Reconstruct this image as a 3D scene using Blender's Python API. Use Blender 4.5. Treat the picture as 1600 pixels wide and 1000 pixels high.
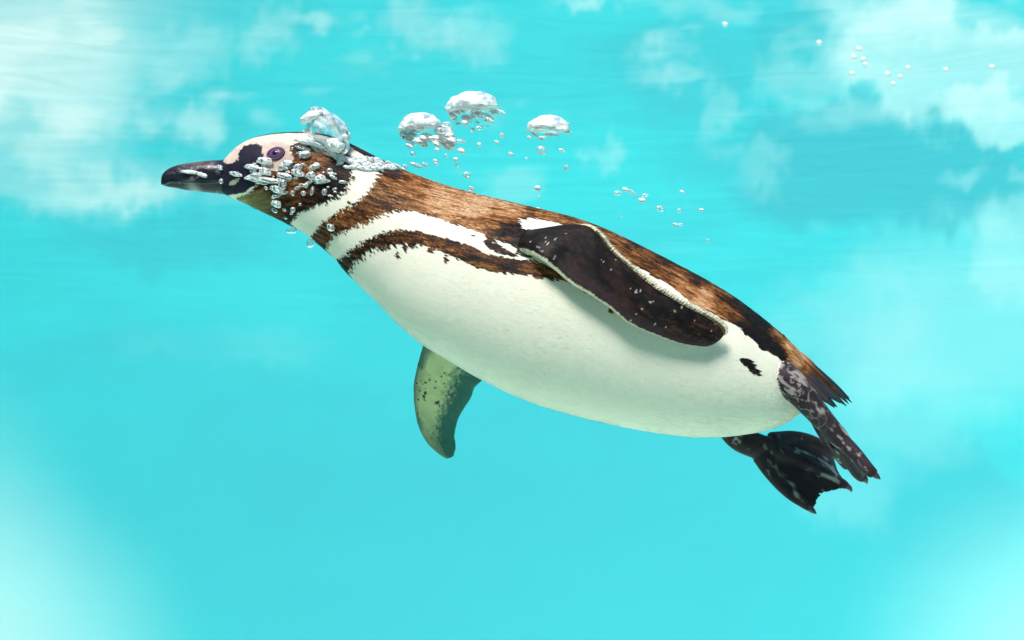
import bpy, bmesh, math, random
import numpy as np
from mathutils import Vector, Matrix, kdtree

random.seed(7)
RNG = np.random.default_rng(11)
for o in list(bpy.data.objects):
    bpy.data.objects.remove(o)
scene = bpy.context.scene
COL = scene.collection

# ------------------------------------------------------------------ camera
D = 1.2                                  # camera to the penguin's middle, metres
cam_d = bpy.data.cameras.new('camera')
cam_d.lens = 36 * D                      # frame is one metre wide at the penguin
cam_d.sensor_width = 36
cam_d.clip_start = 0.02
cam_d.clip_end = 400
cam_d.dof.use_dof = True
cam_d.dof.focus_distance = D - 0.06
cam_d.dof.aperture_fstop = 9.0
cam = bpy.data.objects.new('camera', cam_d)
cam.location = (0, -D, 0)
cam.rotation_euler = (math.pi / 2, 0, 0)
COL.objects.link(cam)
scene.camera = cam

# ------------------------------------------------------------------ light
SUN = Vector((-0.22, -0.62, 1.0)).normalized()
world = bpy.data.worlds.new('World')
scene.world = world
world.use_nodes = True
wn = world.node_tree.nodes
sky = wn.new('ShaderNodeTexSky')
sky.sky_type = 'NISHITA'
sky.sun_disc = False
sky.sun_elevation = math.asin(SUN.z)
sky.sun_rotation = math.atan2(SUN.x, SUN.y)
wn['Background'].inputs['Strength'].default_value = 0.15
world.node_tree.links.new(sky.outputs[0], wn['Background'].inputs[0])

sun_d = bpy.data.lights.new('sun', 'SUN')
sun_d.energy = 2.9
sun_d.angle = math.radians(20.0)         # spread a little by the rippled surface
sun_d.color = (1.0, 0.95, 0.88)
sun = bpy.data.objects.new('sun', sun_d)
sun.rotation_euler = (-SUN).to_track_quat('-Z', 'Y').to_euler()
sun.location = (0, 0, 5)
COL.objects.link(sun)

scene.view_settings.view_transform = 'Standard'
scene.view_settings.look = 'None'
scene.view_settings.gamma = 1
scene.view_settings.use_curve_mapping = False
scene.view_settings.exposure = 0.84
scene.render.engine = 'CYCLES'
cy = scene.cycles
cy.use_denoising = True
try:
    cy.denoiser = 'OPENIMAGEDENOISE'
except Exception:
    pass
cy.use_adaptive_sampling = True
cy.adaptive_threshold = 0.02
cy.max_bounces = 7
cy.diffuse_bounces = 3
cy.glossy_bounces = 3
cy.transmission_bounces = 6
cy.transparent_max_bounces = 24
cy.volume_bounces = 0
cy.caustics_reflective = False
cy.caustics_refractive = False

# ------------------------------------------------------------------ helpers
def W(u, v, y=0.0):
    """photo pixel measured at depth y -> point in metres (1600 px = 1 m at the penguin)"""
    k = (D + y) / D
    return np.array(((u - 800) / 1600 * k, y, (500 - v) / 1600 * k))

def project(p):
    k = D / (D + p[..., 1])
    return 800 + 1600 * p[..., 0] * k, 500 - 1600 * p[..., 2] * k

def lattice(ix, iy, iz):
    h = (ix.astype(np.int64) * 374761393 + iy.astype(np.int64) * 668265263 + iz.astype(np.int64) * 1274126177) & 0xFFFFFFFF
    h = ((h ^ (h >> 13)) * 1103515245) & 0xFFFFFFFF
    h = ((h ^ (h >> 16)) * 2654435761) & 0xFFFFFFFF
    return ((h >> 8) & 0xFFFF) / 65535.0

def vnoise(x, y, z=0.0):
    x, y, z = np.broadcast_arrays(np.asarray(x, float), np.asarray(y, float), np.asarray(z, float))
    fx, fy, fz = np.floor(x), np.floor(y), np.floor(z)
    a, b, c = x - fx, y - fy, z - fz
    a, b, c = a * a * (3 - 2 * a), b * b * (3 - 2 * b), c * c * (3 - 2 * c)
    r = 0
    for i in (0, 1):
        for j in (0, 1):
            for k in (0, 1):
                w = (a if i else 1 - a) * (b if j else 1 - b) * (c if k else 1 - c)
                r = r + w * lattice(fx + i, fy + j, fz + k)
    return r

def fbm(x, y, z=0.0, n=4):
    r, amp, t = 0, 0.5, 0
    for i in range(n):
        r = r + amp * vnoise(np.asarray(x) * 2 ** i + 17.3 * i, np.asarray(y) * 2 ** i + 5.1 * i, np.asarray(z) * 2 ** i + 3.7 * i)
        t += amp
        amp *= 0.5
    return r / t

def smooth(a, b, x):
    t = np.clip((x - a) / (b - a), 0, 1)
    return t * t * (3 - 2 * t)

def spline(P, n, even=True):
    """Catmull-Rom through the rows of P, n samples"""
    P = np.asarray(P, float)
    m = len(P)
    E = np.vstack([2 * P[0] - P[1], P, 2 * P[-1] - P[-2]])
    if even:
        d = np.concatenate([[0], np.cumsum(np.linalg.norm(np.diff(P[:, :min(4, P.shape[1])], axis=0), axis=1))])
        q = np.interp(np.linspace(0, d[-1], n), d, np.arange(m))
    else:
        q = np.linspace(0, m - 1, n)
    i = np.minimum(q.astype(int), m - 2)
    t = (q - i)[:, None]
    a, b, c, e = E[i], E[i + 1], E[i + 2], E[i + 3]
    return 0.5 * (2 * b + (c - a) * t + (2 * a - 5 * b + 4 * c - e) * t ** 2 + (3 * b - a - 3 * c + e) * t ** 3)

def inside(poly, u, v):
    poly = np.asarray(poly, float)
    r = np.zeros(np.shape(u), bool)
    x1, y1 = poly[-1]
    for x2, y2 in poly:
        if y1 != y2:
            r ^= ((y1 > v) != (y2 > v)) & (u < (x2 - x1) * (v - y1) / (y2 - y1) + x1)
        x1, y1 = x2, y2
    return r

def mesh_from(name, verts, faces):
    me = bpy.data.meshes.new(name)
    verts = np.asarray(verts, np.float32)
    me.vertices.add(len(verts))
    me.vertices.foreach_set('co', verts.ravel())
    tot = sum(f.size for f in faces)
    nf = sum(len(f) for f in faces)
    me.loops.add(tot)
    me.polygons.add(nf)
    me.loops.foreach_set('vertex_index', np.concatenate([f.ravel() for f in faces]).astype(np.int32))
    sizes = np.concatenate([np.full(len(f), f.shape[1]) for f in faces])
    me.polygons.foreach_set('loop_start', np.concatenate([[0], np.cumsum(sizes)[:-1]]).astype(np.int32))
    me.polygons.foreach_set('use_smooth', np.ones(nf, bool))
    me.update(calc_edges=True)
    me.validate()
    return me

def tube_faces(ns, nt, caps=True):
    """grid of ns rings of nt points; with caps two extra vertices ns*nt and ns*nt+1"""
    i, j = np.meshgrid(np.arange(ns - 1), np.arange(nt), indexing='ij')
    k = (j + 1) % nt
    q = np.stack([i * nt + j, i * nt + k, (i + 1) * nt + k, (i + 1) * nt + j], -1).reshape(-1, 4)
    if not caps:
        return [q]
    j = np.arange(nt)
    k = (j + 1) % nt
    a = np.stack([np.full(nt, ns * nt), k, j], -1)
    o = (ns - 1) * nt
    b = np.stack([np.full(nt, ns * nt + 1), o + j, o + k], -1)
    return [q, np.vstack([a, b])]

def closed(G):
    """(ns, nt, 3) rings -> verts with cap centres, faces"""
    ns, nt = G.shape[:2]
    v = np.vstack([G.reshape(-1, 3), G[0].mean(0), G[-1].mean(0)])
    return v, tube_faces(ns, nt)

def link(name, me, mat=None, parent=None):
    o = bpy.data.objects.new(name, me)
    COL.objects.link(o)
    if mat is not None:
        o.data.materials.append(mat)
    if parent is not None:
        o.parent = parent
        o.matrix_parent_inverse = parent.matrix_world.inverted()
    return o

def tag(o, label=None, category=None, group=None, kind=None):
    for k, v in (('label', label), ('category', category), ('group', group), ('kind', kind)):
        if v:
            o[k] = v
    return o

def set_colour(me, rgb, name='paint'):
    at = me.color_attributes.new(name, 'FLOAT_COLOR', 'POINT')
    c = np.ones((len(me.vertices), 4), np.float32)
    c[:, :3] = rgb
    at.data.foreach_set('color', c.ravel())

# ------------------------------------------------------------------ materials
def material(name):
    m = bpy.data.materials.new(name)
    m.use_nodes = True
    nt = m.node_tree
    return m, nt.nodes, nt.links, nt.nodes['Principled BSDF']

def mat_feather(name, rough, spec, bump=0.0, scale=900.0, sheen=0.0):
    m, N, L, B = material(name)
    a = N.new('ShaderNodeAttribute')
    a.attribute_name = 'paint'
    tc = N.new('ShaderNodeTexCoord')
    nz = N.new('ShaderNodeTexNoise')
    nz.inputs['Scale'].default_value = scale
    nz.inputs['Detail'].default_value = 3
    L.new(tc.outputs['Object'], nz.inputs['Vector'])
    mr = N.new('ShaderNodeMapRange')
    mr.inputs['To Min'].default_value = 0.94
    mr.inputs['To Max'].default_value = 1.05
    L.new(nz.outputs['Fac'], mr.inputs['Value'])
    mx = N.new('ShaderNodeVectorMath')
    mx.operation = 'SCALE'
    L.new(a.outputs['Color'], mx.inputs[0])
    L.new(mr.outputs[0], mx.inputs['Scale'])
    L.new(mx.outputs[0], B.inputs['Base Color'])
    B.inputs['Roughness'].default_value = rough
    B.inputs['Specular IOR Level'].default_value = spec
    B.inputs['Sheen Weight'].default_value = sheen
    if bump:
        b = N.new('ShaderNodeBump')
        b.inputs['Strength'].default_value = bump
        b.inputs['Distance'].default_value = 0.001
        L.new(nz.outputs['Fac'], b.inputs['Height'])
        L.new(b.outputs[0], B.inputs['Normal'])
    return m

M_BODY = mat_feather('penguin skin and down', 0.45, 0.10, 0.35)
M_PLUME = mat_feather('penguin plumage', 0.55, 0.12, 0.0, 600.0)
M_TAIL = mat_feather('tail feather', 0.5, 0.35, 0.25, 700.0)
M_BILL = mat_feather('horn of the bill', 0.2, 0.4, 0.3, 420.0)
M_FRINGE = mat_feather('flipper fringe', 0.6, 0.2)

def plain(name, col, rough=0.4, spec=0.5, coat=0.0):
    m, N, L, B = material(name)
    tc = N.new('ShaderNodeTexCoord')
    nz = N.new('ShaderNodeTexNoise')
    nz.inputs['Scale'].default_value = 400
    L.new(tc.outputs['Object'], nz.inputs['Vector'])
    mx = N.new('ShaderNodeMix')
    mx.data_type = 'RGBA'
    mx.inputs[6].default_value = (*[c * 0.8 for c in col], 1)
    mx.inputs[7].default_value = (*[min(1, c * 1.2) for c in col], 1)
    L.new(nz.outputs['Fac'], mx.inputs[0])
    L.new(mx.outputs[2], B.inputs['Base Color'])
    B.inputs['Roughness'].default_value = rough
    B.inputs['Specular IOR Level'].default_value = spec
    B.inputs['Coat Weight'].default_value = coat
    return m

def mat_bubble(name, froth, gloss, spread=0.15, rough=0.12):
    """an air bubble in water: clear where one looks straight in, a mirror beyond the critical angle, its skin partly broken into white froth"""
    m, N, L, B = material(name)
    N.remove(B)
    g = N.new('ShaderNodeBsdfTransparent')
    g.inputs['Color'].default_value = (0.97, 0.99, 1, 1)
    sp = N.new('ShaderNodeBsdfGlossy')
    sp.inputs['Roughness'].default_value = rough
    sp.inputs['Color'].default_value = (0.97, 0.97, 0.97, 1)
    df = N.new('ShaderNodeBsdfDiffuse')
    df.inputs['Color'].default_value = (0.97, 0.97, 0.97, 1)
    tl = N.new('ShaderNodeBsdfTranslucent')
    tl.inputs['Color'].default_value = (0.97, 0.97, 0.97, 1)
    ml = N.new('ShaderNodeMixShader')
    ml.inputs[0].default_value = 0.18
    L.new(df.outputs[0], ml.inputs[1])
    L.new(tl.outputs[0], ml.inputs[2])
    tc = N.new('ShaderNodeTexCoord')
    nz = N.new('ShaderNodeTexNoise')
    nz.inputs['Scale'].default_value = 2.4
    nz.inputs['Detail'].default_value = 4
    L.new(tc.outputs['Object'], nz.inputs['Vector'])
    mr = N.new('ShaderNodeMapRange')
    mr.inputs['From Min'].default_value = 0.42
    mr.inputs['From Max'].default_value = 0.58
    mr.inputs['To Min'].default_value = max(0, froth - spread)
    mr.inputs['To Max'].default_value = min(1, froth + spread)
    L.new(nz.outputs['Fac'], mr.inputs['Value'])
    a = N.new('ShaderNodeMixShader')
    lw = N.new('ShaderNodeLayerWeight')
    rim = N.new('ShaderNodeMapRange')
    rim.inputs['From Min'].default_value = 0.22
    rim.inputs['From Max'].default_value = 0.42
    rim.inputs['To Min'].default_value = gloss
    rim.inputs['To Max'].default_value = 0.95
    L.new(lw.outputs['Facing'], rim.inputs['Value'])
    L.new(rim.outputs[0], a.inputs[0])
    L.new(g.outputs[0], a.inputs[1])
    L.new(sp.outputs[0], a.inputs[2])
    b = N.new('ShaderNodeMixShader')
    L.new(mr.outputs[0], b.inputs[0])
    L.new(a.outputs[0], b.inputs[1])
    L.new(ml.outputs[0], b.inputs[2])
    L.new(b.outputs[0], N['Material Output'].inputs['Surface'])
    return m

M_BUB = mat_bubble('clear air bubble', 0.22, 0.12, 0.2)
M_FROTH = mat_bubble('frothy air bubble', 0.62, 0.3, 0.38, 0.3)
M_SPECK = mat_bubble('white air speck', 0.93, 0.4, 0.05, 0.3)

# ================================================================== SETTING
# the pool: a round painted basin, floor, water and its rippled surface
POOL_R, POOL_C, FLOOR_Z, TOP_Z, SURF_Z = 5.2, -1.2, -2.7, 1.75, 1.5

def pool_wall():
    ang = np.unique(np.concatenate([np.linspace(-36, 36, 560), np.linspace(36, 324, 150)]))[:-1]
    zz = np.linspace(FLOOR_Z - 0.05, TOP_Z, 260)
    A, Z = np.meshgrid(np.radians(ang), zz, indexing='ij')
    G = np.stack([POOL_R * np.sin(A), POOL_C + POOL_R * np.cos(A), Z], -1)
    ns, nt = G.shape[:2]
    i, j = np.meshgrid(np.arange(ns), np.arange(nt - 1), indexing='ij')
    k = (i + 1) % ns
    q = np.stack([i * nt + j, i * nt + j + 1, k * nt + j + 1, k * nt + j], -1).reshape(-1, 4)
    P = G.reshape(-1, 3)
    me = mesh_from('pool_wall', P, [q])
    # pale areas: wear, plus surface reflections and corner glow painted into the colour, laid out along the wall (arc length a, height z, in units of a fixed ruler)
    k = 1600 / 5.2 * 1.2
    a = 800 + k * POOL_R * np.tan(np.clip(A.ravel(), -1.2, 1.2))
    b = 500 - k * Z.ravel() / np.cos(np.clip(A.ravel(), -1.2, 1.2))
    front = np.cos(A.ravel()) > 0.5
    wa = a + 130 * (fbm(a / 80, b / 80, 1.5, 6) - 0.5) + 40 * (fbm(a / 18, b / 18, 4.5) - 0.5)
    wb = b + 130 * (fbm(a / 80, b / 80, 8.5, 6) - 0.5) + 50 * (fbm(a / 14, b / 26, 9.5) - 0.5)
    worn_glow = np.zeros(len(a))
    for (cu, cv, ru, rv, s, e) in WORN_GLOW:
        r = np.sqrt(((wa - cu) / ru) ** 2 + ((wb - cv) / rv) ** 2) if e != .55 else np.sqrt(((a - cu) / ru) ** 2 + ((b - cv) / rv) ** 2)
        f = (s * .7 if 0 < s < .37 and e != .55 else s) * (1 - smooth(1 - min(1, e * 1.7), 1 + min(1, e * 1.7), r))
        worn_glow = np.where(s > 0, worn_glow + f * (1 - np.clip(worn_glow, 0, 1)), worn_glow * (1 - np.clip(-f, 0, 1)))
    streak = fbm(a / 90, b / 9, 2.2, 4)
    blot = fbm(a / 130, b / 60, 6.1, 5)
    worn_glow = np.where(front, worn_glow, 0.5 * smooth(0.5, 0.62, blot))
    worn_glow = np.clip(worn_glow + 0.18 * smooth(0.56, 0.72, blot) * smooth(430, 250, b), 0, 1)
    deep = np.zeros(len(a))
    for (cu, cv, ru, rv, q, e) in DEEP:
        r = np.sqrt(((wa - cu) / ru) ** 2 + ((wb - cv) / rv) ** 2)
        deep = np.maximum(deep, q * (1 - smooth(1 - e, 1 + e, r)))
    deep *= 1 - np.clip(worn_glow * 1.5, 0, 1)
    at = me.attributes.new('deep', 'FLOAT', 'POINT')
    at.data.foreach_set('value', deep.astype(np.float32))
    at = me.attributes.new('worn_glow', 'FLOAT', 'POINT')
    at.data.foreach_set('value', worn_glow.astype(np.float32))
    m, N, L, B = material('turquoise pool paint')
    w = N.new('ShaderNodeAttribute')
    w.attribute_name = 'worn_glow'
    tc = N.new('ShaderNodeTexCoord')
    mp = N.new('ShaderNodeMapping')
    mp.inputs['Scale'].default_value = (0.9, 0.9, 8.0)
    L.new(tc.outputs['Object'], mp.inputs[0])
    n1 = N.new('ShaderNodeTexNoise')
    n1.inputs['Scale'].default_value = 1.6
    n1.inputs['Detail'].default_value = 3
    n1.inputs['Roughness'].default_value = 0.5
    n1.inputs['Distortion'].default_value = 1.2
    L.new(mp.outputs[0], n1.inputs['Vector'])
    base = N.new('ShaderNodeMix')
    base.data_type = 'RGBA'
    base.inputs[6].default_value = (0.054, 0.51, 0.59, 1)
    base.inputs[7].default_value = (0.052, 0.60, 0.655, 1)
    mp2 = N.new('ShaderNodeMapping')
    mp2.inputs['Scale'].default_value = (0.5, 0.5, 1.6)
    L.new(tc.outputs['Object'], mp2.inputs[0])
    n2 = N.new('ShaderNodeTexNoise')
    n2.inputs['Scale'].default_value = 1.5
    n2.inputs['Detail'].default_value = 5
    n2.inputs['Distortion'].default_value = 0.8
    L.new(mp2.outputs[0], n2.inputs['Vector'])
    add = N.new('ShaderNodeMath')
    add.operation = 'MULTIPLY_ADD'
    add.inputs[1].default_value = 0.35
    L.new(n1.outputs['Fac'], add.inputs[0])  # horizontal ripple streaks of the water tinted into the base colour
    r2 = N.new('ShaderNodeMapRange')
    r2.inputs['From Min'].default_value = 0.35
    r2.inputs['From Max'].default_value = 0.65
    r2.inputs['To Max'].default_value = 0.65
    L.new(n2.outputs['Fac'], r2.inputs['Value'])
    L.new(r2.outputs[0], add.inputs[2])
    L.new(add.outputs[0], base.inputs[0])
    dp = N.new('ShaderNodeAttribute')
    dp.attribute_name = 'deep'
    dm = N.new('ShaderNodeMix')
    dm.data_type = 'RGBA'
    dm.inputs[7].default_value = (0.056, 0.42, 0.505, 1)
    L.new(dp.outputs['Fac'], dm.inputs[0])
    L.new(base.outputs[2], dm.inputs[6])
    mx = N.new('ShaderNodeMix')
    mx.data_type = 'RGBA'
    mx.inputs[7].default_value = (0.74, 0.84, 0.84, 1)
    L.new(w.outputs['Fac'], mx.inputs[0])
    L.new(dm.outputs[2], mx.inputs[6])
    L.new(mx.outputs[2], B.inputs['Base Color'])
    B.inputs['Roughness'].default_value = 0.7
    B.inputs['Specular IOR Level'].default_value = 0.1
    bp = N.new('ShaderNodeBump')
    bp.inputs['Strength'].default_value = 0.11
    bp.inputs['Distance'].default_value = 0.04
    gp = N.new('ShaderNodeSeparateXYZ')
    L.new(tc.outputs['Object'], gp.inputs[0])
    hr = N.new('ShaderNodeMapRange')          # ripple streaks of the water shaped as relief, mainly in the upper part
    hr.inputs['From Min'].default_value = -0.55
    hr.inputs['From Max'].default_value = 0.5
    hr.inputs['To Min'].default_value = 0.12
    L.new(gp.outputs['Z'], hr.inputs['Value'])
    hm = N.new('ShaderNodeMath')
    hm.operation = 'MULTIPLY'
    L.new(n1.outputs['Fac'], hm.inputs[0])
    L.new(hr.outputs[0], hm.inputs[1])
    L.new(hm.outputs[0], bp.inputs['Height'])
    L.new(bp.outputs[0], B.inputs['Normal'])
    return tag(link('pool_wall', me, m), 'turquoise painted pool wall with pale wear, painted-in reflections and corner glow', kind='structure')

# (across, down, radius, radius, strength, softness of the edge)
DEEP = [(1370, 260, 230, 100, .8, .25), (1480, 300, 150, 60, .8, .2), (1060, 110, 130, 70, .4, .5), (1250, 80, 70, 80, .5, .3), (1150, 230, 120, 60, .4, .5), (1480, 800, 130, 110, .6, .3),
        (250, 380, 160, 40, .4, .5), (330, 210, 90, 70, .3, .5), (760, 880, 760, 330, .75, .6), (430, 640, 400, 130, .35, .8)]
WORN_GLOW = [  # wear, with water-surface reflections and corner glow painted in as pale patches
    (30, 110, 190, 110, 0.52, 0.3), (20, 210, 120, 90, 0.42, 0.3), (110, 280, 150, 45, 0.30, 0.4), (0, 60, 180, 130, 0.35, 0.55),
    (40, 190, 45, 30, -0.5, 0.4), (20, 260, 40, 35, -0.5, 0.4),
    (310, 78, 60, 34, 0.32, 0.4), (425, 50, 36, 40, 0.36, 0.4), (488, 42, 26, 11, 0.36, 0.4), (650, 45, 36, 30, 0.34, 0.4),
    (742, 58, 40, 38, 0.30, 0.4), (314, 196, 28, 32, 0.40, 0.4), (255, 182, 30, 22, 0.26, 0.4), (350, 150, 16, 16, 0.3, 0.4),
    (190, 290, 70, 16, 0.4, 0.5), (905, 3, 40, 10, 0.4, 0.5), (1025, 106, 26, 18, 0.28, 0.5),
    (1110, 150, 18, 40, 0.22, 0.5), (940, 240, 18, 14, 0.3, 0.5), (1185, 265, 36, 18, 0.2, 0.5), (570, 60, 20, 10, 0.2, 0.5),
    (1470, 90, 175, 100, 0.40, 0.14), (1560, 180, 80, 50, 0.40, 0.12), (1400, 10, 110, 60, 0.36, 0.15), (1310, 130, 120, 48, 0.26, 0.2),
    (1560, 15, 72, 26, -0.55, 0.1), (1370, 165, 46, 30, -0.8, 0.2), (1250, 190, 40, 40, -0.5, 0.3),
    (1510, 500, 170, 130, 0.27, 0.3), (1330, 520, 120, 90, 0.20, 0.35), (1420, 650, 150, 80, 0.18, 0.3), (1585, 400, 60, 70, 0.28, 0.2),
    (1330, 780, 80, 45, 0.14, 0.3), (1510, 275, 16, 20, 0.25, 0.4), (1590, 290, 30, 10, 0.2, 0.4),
    (-40, 1050, 200, 190, 0.52, 0.55), (1680, 1050, 210, 190, 0.42, 0.55), (-120, 850, 150, 180, 0.25, 0.55), (-40, -30, 260, 110, 0.40, 0.55),  # white glow of the corners painted into the wall colour
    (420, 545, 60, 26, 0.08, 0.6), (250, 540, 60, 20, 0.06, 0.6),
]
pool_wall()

def disc(name, z, rings, seg, h=None, hole=0.0):
    r = np.linspace(hole, POOL_R + 0.02, rings)
    t = np.linspace(0, 2 * math.pi, seg, endpoint=False)
    R, T = np.meshgrid(r, t, indexing='ij')
    X, Y = R * np.cos(T), POOL_C + R * np.sin(T)
    Zv = np.full_like(X, z) if h is None else z + h(X, Y)
    G = np.stack([X, Y, Zv], -1)
    i, j = np.meshgrid(np.arange(rings - 1), np.arange(seg), indexing='ij')
    k = (j + 1) % seg
    q = np.stack([i * seg + j, (i + 1) * seg + j, (i + 1) * seg + k, i * seg + k], -1).reshape(-1, 4)
    return mesh_from(name, G.reshape(-1, 3), [q])

m, N, L, B = material('pool floor paint')
tc = N.new('ShaderNodeTexCoord')
nz = N.new('ShaderNodeTexNoise')
nz.inputs['Scale'].default_value = 1.3
nz.inputs['Detail'].default_value = 6
L.new(tc.outputs['Object'], nz.inputs['Vector'])
mx = N.new('ShaderNodeMix')
mx.data_type = 'RGBA'
mx.inputs[6].default_value = (0.62, 0.86, 0.66, 1)
mx.inputs[7].default_value = (0.72, 0.90, 0.74, 1)
L.new(nz.outputs['Fac'], mx.inputs[0])
L.new(mx.outputs[2], B.inputs['Base Color'])
B.inputs['Roughness'].default_value = 0.8
tag(link('pool_floor', disc('pool_floor', FLOOR_Z, 20, 120, lambda x, y: 0.05 * (fbm(x * 0.7, y * 0.7) - 0.5), 0.001), m),
    'pale pool floor under the swimming penguin', kind='structure')

m, N, L, B = material('water surface')
N.remove(B)
tr = N.new('ShaderNodeBsdfTransparent')
tr.inputs['Color'].default_value = (0.93, 0.99, 1.0, 1)
gl = N.new('ShaderNodeBsdfGlossy')
gl.inputs['Roughness'].default_value = 0.03
fr = N.new('ShaderNodeFresnel')
fr.inputs['IOR'].default_value = 1.33
tc = N.new('ShaderNodeTexCoord')
nz = N.new('ShaderNodeTexNoise')
nz.inputs['Scale'].default_value = 5
nz.inputs['Detail'].default_value = 4
bp = N.new('ShaderNodeBump')
bp.inputs['Distance'].default_value = 0.03
L.new(tc.outputs['Object'], nz.inputs['Vector'])
L.new(nz.outputs['Fac'], bp.inputs['Height'])
L.new(bp.outputs[0], gl.inputs['Normal'])
mix = N.new('ShaderNodeMixShader')
L.new(fr.outputs[0], mix.inputs[0])
L.new(tr.outputs[0], mix.inputs[1])
L.new(gl.outputs[0], mix.inputs[2])
L.new(mix.outputs[0], N['Material Output'].inputs['Surface'])
tag(link('water_surface', disc('water_surface', SURF_Z, 60, 200, lambda x, y: 0.03 * (fbm(x * 2, y * 2, 3) - 0.5), 0.001), m),
    'rippled water surface above the penguin', kind='structure')

# ================================================================== PENGUIN
penguin = bpy.data.objects.new('penguin', None)
penguin.location = W(960, 680)
COL.objects.link(penguin)
bpy.context.view_layer.update()
tag(penguin, 'brown and white penguin with banded breast swimming underwater with flippers spread', 'penguin')

# --- trunk, neck and head: rings between a back point and a belly point
STA = [  # back u, v, belly u, v, width ratio
    (347, 257, 346, 299, 0.80), (352, 249, 350, 303, 0.80), (359, 241, 360, 308, 0.80), (372, 229, 378, 316, 0.78), (392, 218, 402, 327, 0.76), (420, 211, 428, 339, 0.76),
    (450, 208, 452, 351, 0.76), (482, 208, 472, 362, 0.78), (512, 212, 488, 374, 0.80), (540, 222, 502, 385, 0.82), (565, 234, 516, 397, 0.84),
    (592, 248, 530, 412, 0.86), (620, 262, 546, 430, 0.88), (655, 276, 566, 450, 0.90), (695, 290, 592, 475, 0.92), (740, 303, 622, 506, 0.94),
    (790, 315, 658, 537, 0.95), (840, 327, 700, 563, 0.96), (885, 338, 750, 592, 0.96), (925, 351, 808, 620, 0.96), (965, 368, 865, 640, 0.96),
    (1010, 390, 925, 656, 0.96), (1055, 413, 985, 669, 0.96), (1100, 437, 1045, 679, 0.96), (1140, 461, 1100, 683, 0.96), (1175, 486, 1150, 680, 0.97),
    (1205, 510, 1195, 672, 1.0), (1230, 532, 1228, 659, 1.02), (1249, 552, 1247, 643, 1.04), (1259, 568, 1257, 622, 1.05), (1263, 582, 1261, 606, 1.05)]
NS, NT = 460, 320
S = spline(np.array(STA), NS)
TH = np.linspace(0, 2 * math.pi, NT, endpoint=False)      # 0 back, pi/2 near side, pi belly

def ring_points(row, th):
    """row (...,5), th (...) -> points on the trunk"""
    c = (row[..., 0:2] + row[..., 2:4]) / 2
    h = (row[..., 0:2] - row[..., 2:4]) / 2
    hl = np.linalg.norm(h, axis=-1)
    cs, sn = np.cos(th), np.sin(th)
    full = np.sign(sn) * np.abs(sn) ** 0.94
    u = c[..., 0] + h[..., 0] * cs
    v = c[..., 1] + h[..., 1] * cs
    return np.stack([(u - 800) / 1600, -full * hl * row[..., 4] / 1600, (500 - v) / 1600], -1)

TRUNK = ring_points(S[:, None, :], TH[None, :])
ARC = np.concatenate([[0], np.cumsum(np.linalg.norm(np.diff((S[:, :2] + S[:, 2:4]) / 2, axis=0), axis=1))])

# --- flippers, feet, tail: blades between two edges, and tapering tubes
def blade(edgeA, edgeB, thick, ns=120, nt=72, notch=0.0, sharp=0.8):
    """edges: rows (u, v, y); thick: list of half-thicknesses in px along the blade"""
    A = spline(np.array([W(*p) for p in edgeA]), ns, False)
    Bq = spline(np.array([W(*p) for p in edgeB]), ns, False)
    th = np.interp(np.linspace(0, 1, ns), np.linspace(0, 1, len(thick)), thick) / 1600
    ph = np.linspace(0, 2 * math.pi, nt, endpoint=False)
    t = (1 - np.cos(ph)) / 2
    s = np.linspace(0, 1, ns)
    sk = s[:, None] * (1 - notch * 4 * t * (1 - t))[None, :]
    def at(E, q):
        q = q * (ns - 1)
        i = np.minimum(q.astype(int), ns - 2)
        f = (q - i)[..., None]
        return E[i] * (1 - f) + E[i + 1] * f
    P = at(A, sk) * (1 - t)[None, :, None] + at(Bq, sk) * t[None, :, None]
    ds = np.gradient((A + Bq) / 2, axis=0)
    n = np.cross(Bq - A, ds)
    n /= np.linalg.norm(n, axis=1)[:, None] + 1e-12
    prof = np.sign(np.sin(ph)) * np.abs(np.sin(ph)) ** sharp * (1.15 - 0.45 * t)
    return P + n[:, None, :] * prof[None, :, None] * th[:, None, None]

def tube(pts, rad, ns=60, nt=28, flat=1.0):
    """pts rows (u, v, y), rad in px"""
    C = spline(np.array([W(*p) for p in pts]), ns, False)
    r = np.interp(np.linspace(0, 1, ns), np.linspace(0, 1, len(rad)), rad) / 1600
    s = np.linspace(0, 1, ns)
    r = r * np.sqrt(np.clip(1 - ((s - 0.94) / 0.06).clip(0, 1) ** 2, 0.02, 1))
    T = np.gradient(C, axis=0)
    T /= np.linalg.norm(T, axis=1)[:, None]
    ref = np.array((0, 1.0, 0))
    a = np.cross(T, ref)
    a /= np.linalg.norm(a, axis=1)[:, None]
    b = np.cross(T, a)
    ph = np.linspace(0, 2 * math.pi, nt, endpoint=False)
    return C[:, None, :] + r[:, None, None] * (np.cos(ph)[None, :, None] * a[:, None, :] + flat * np.sin(ph)[None, :, None] * b[:, None, :])

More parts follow.
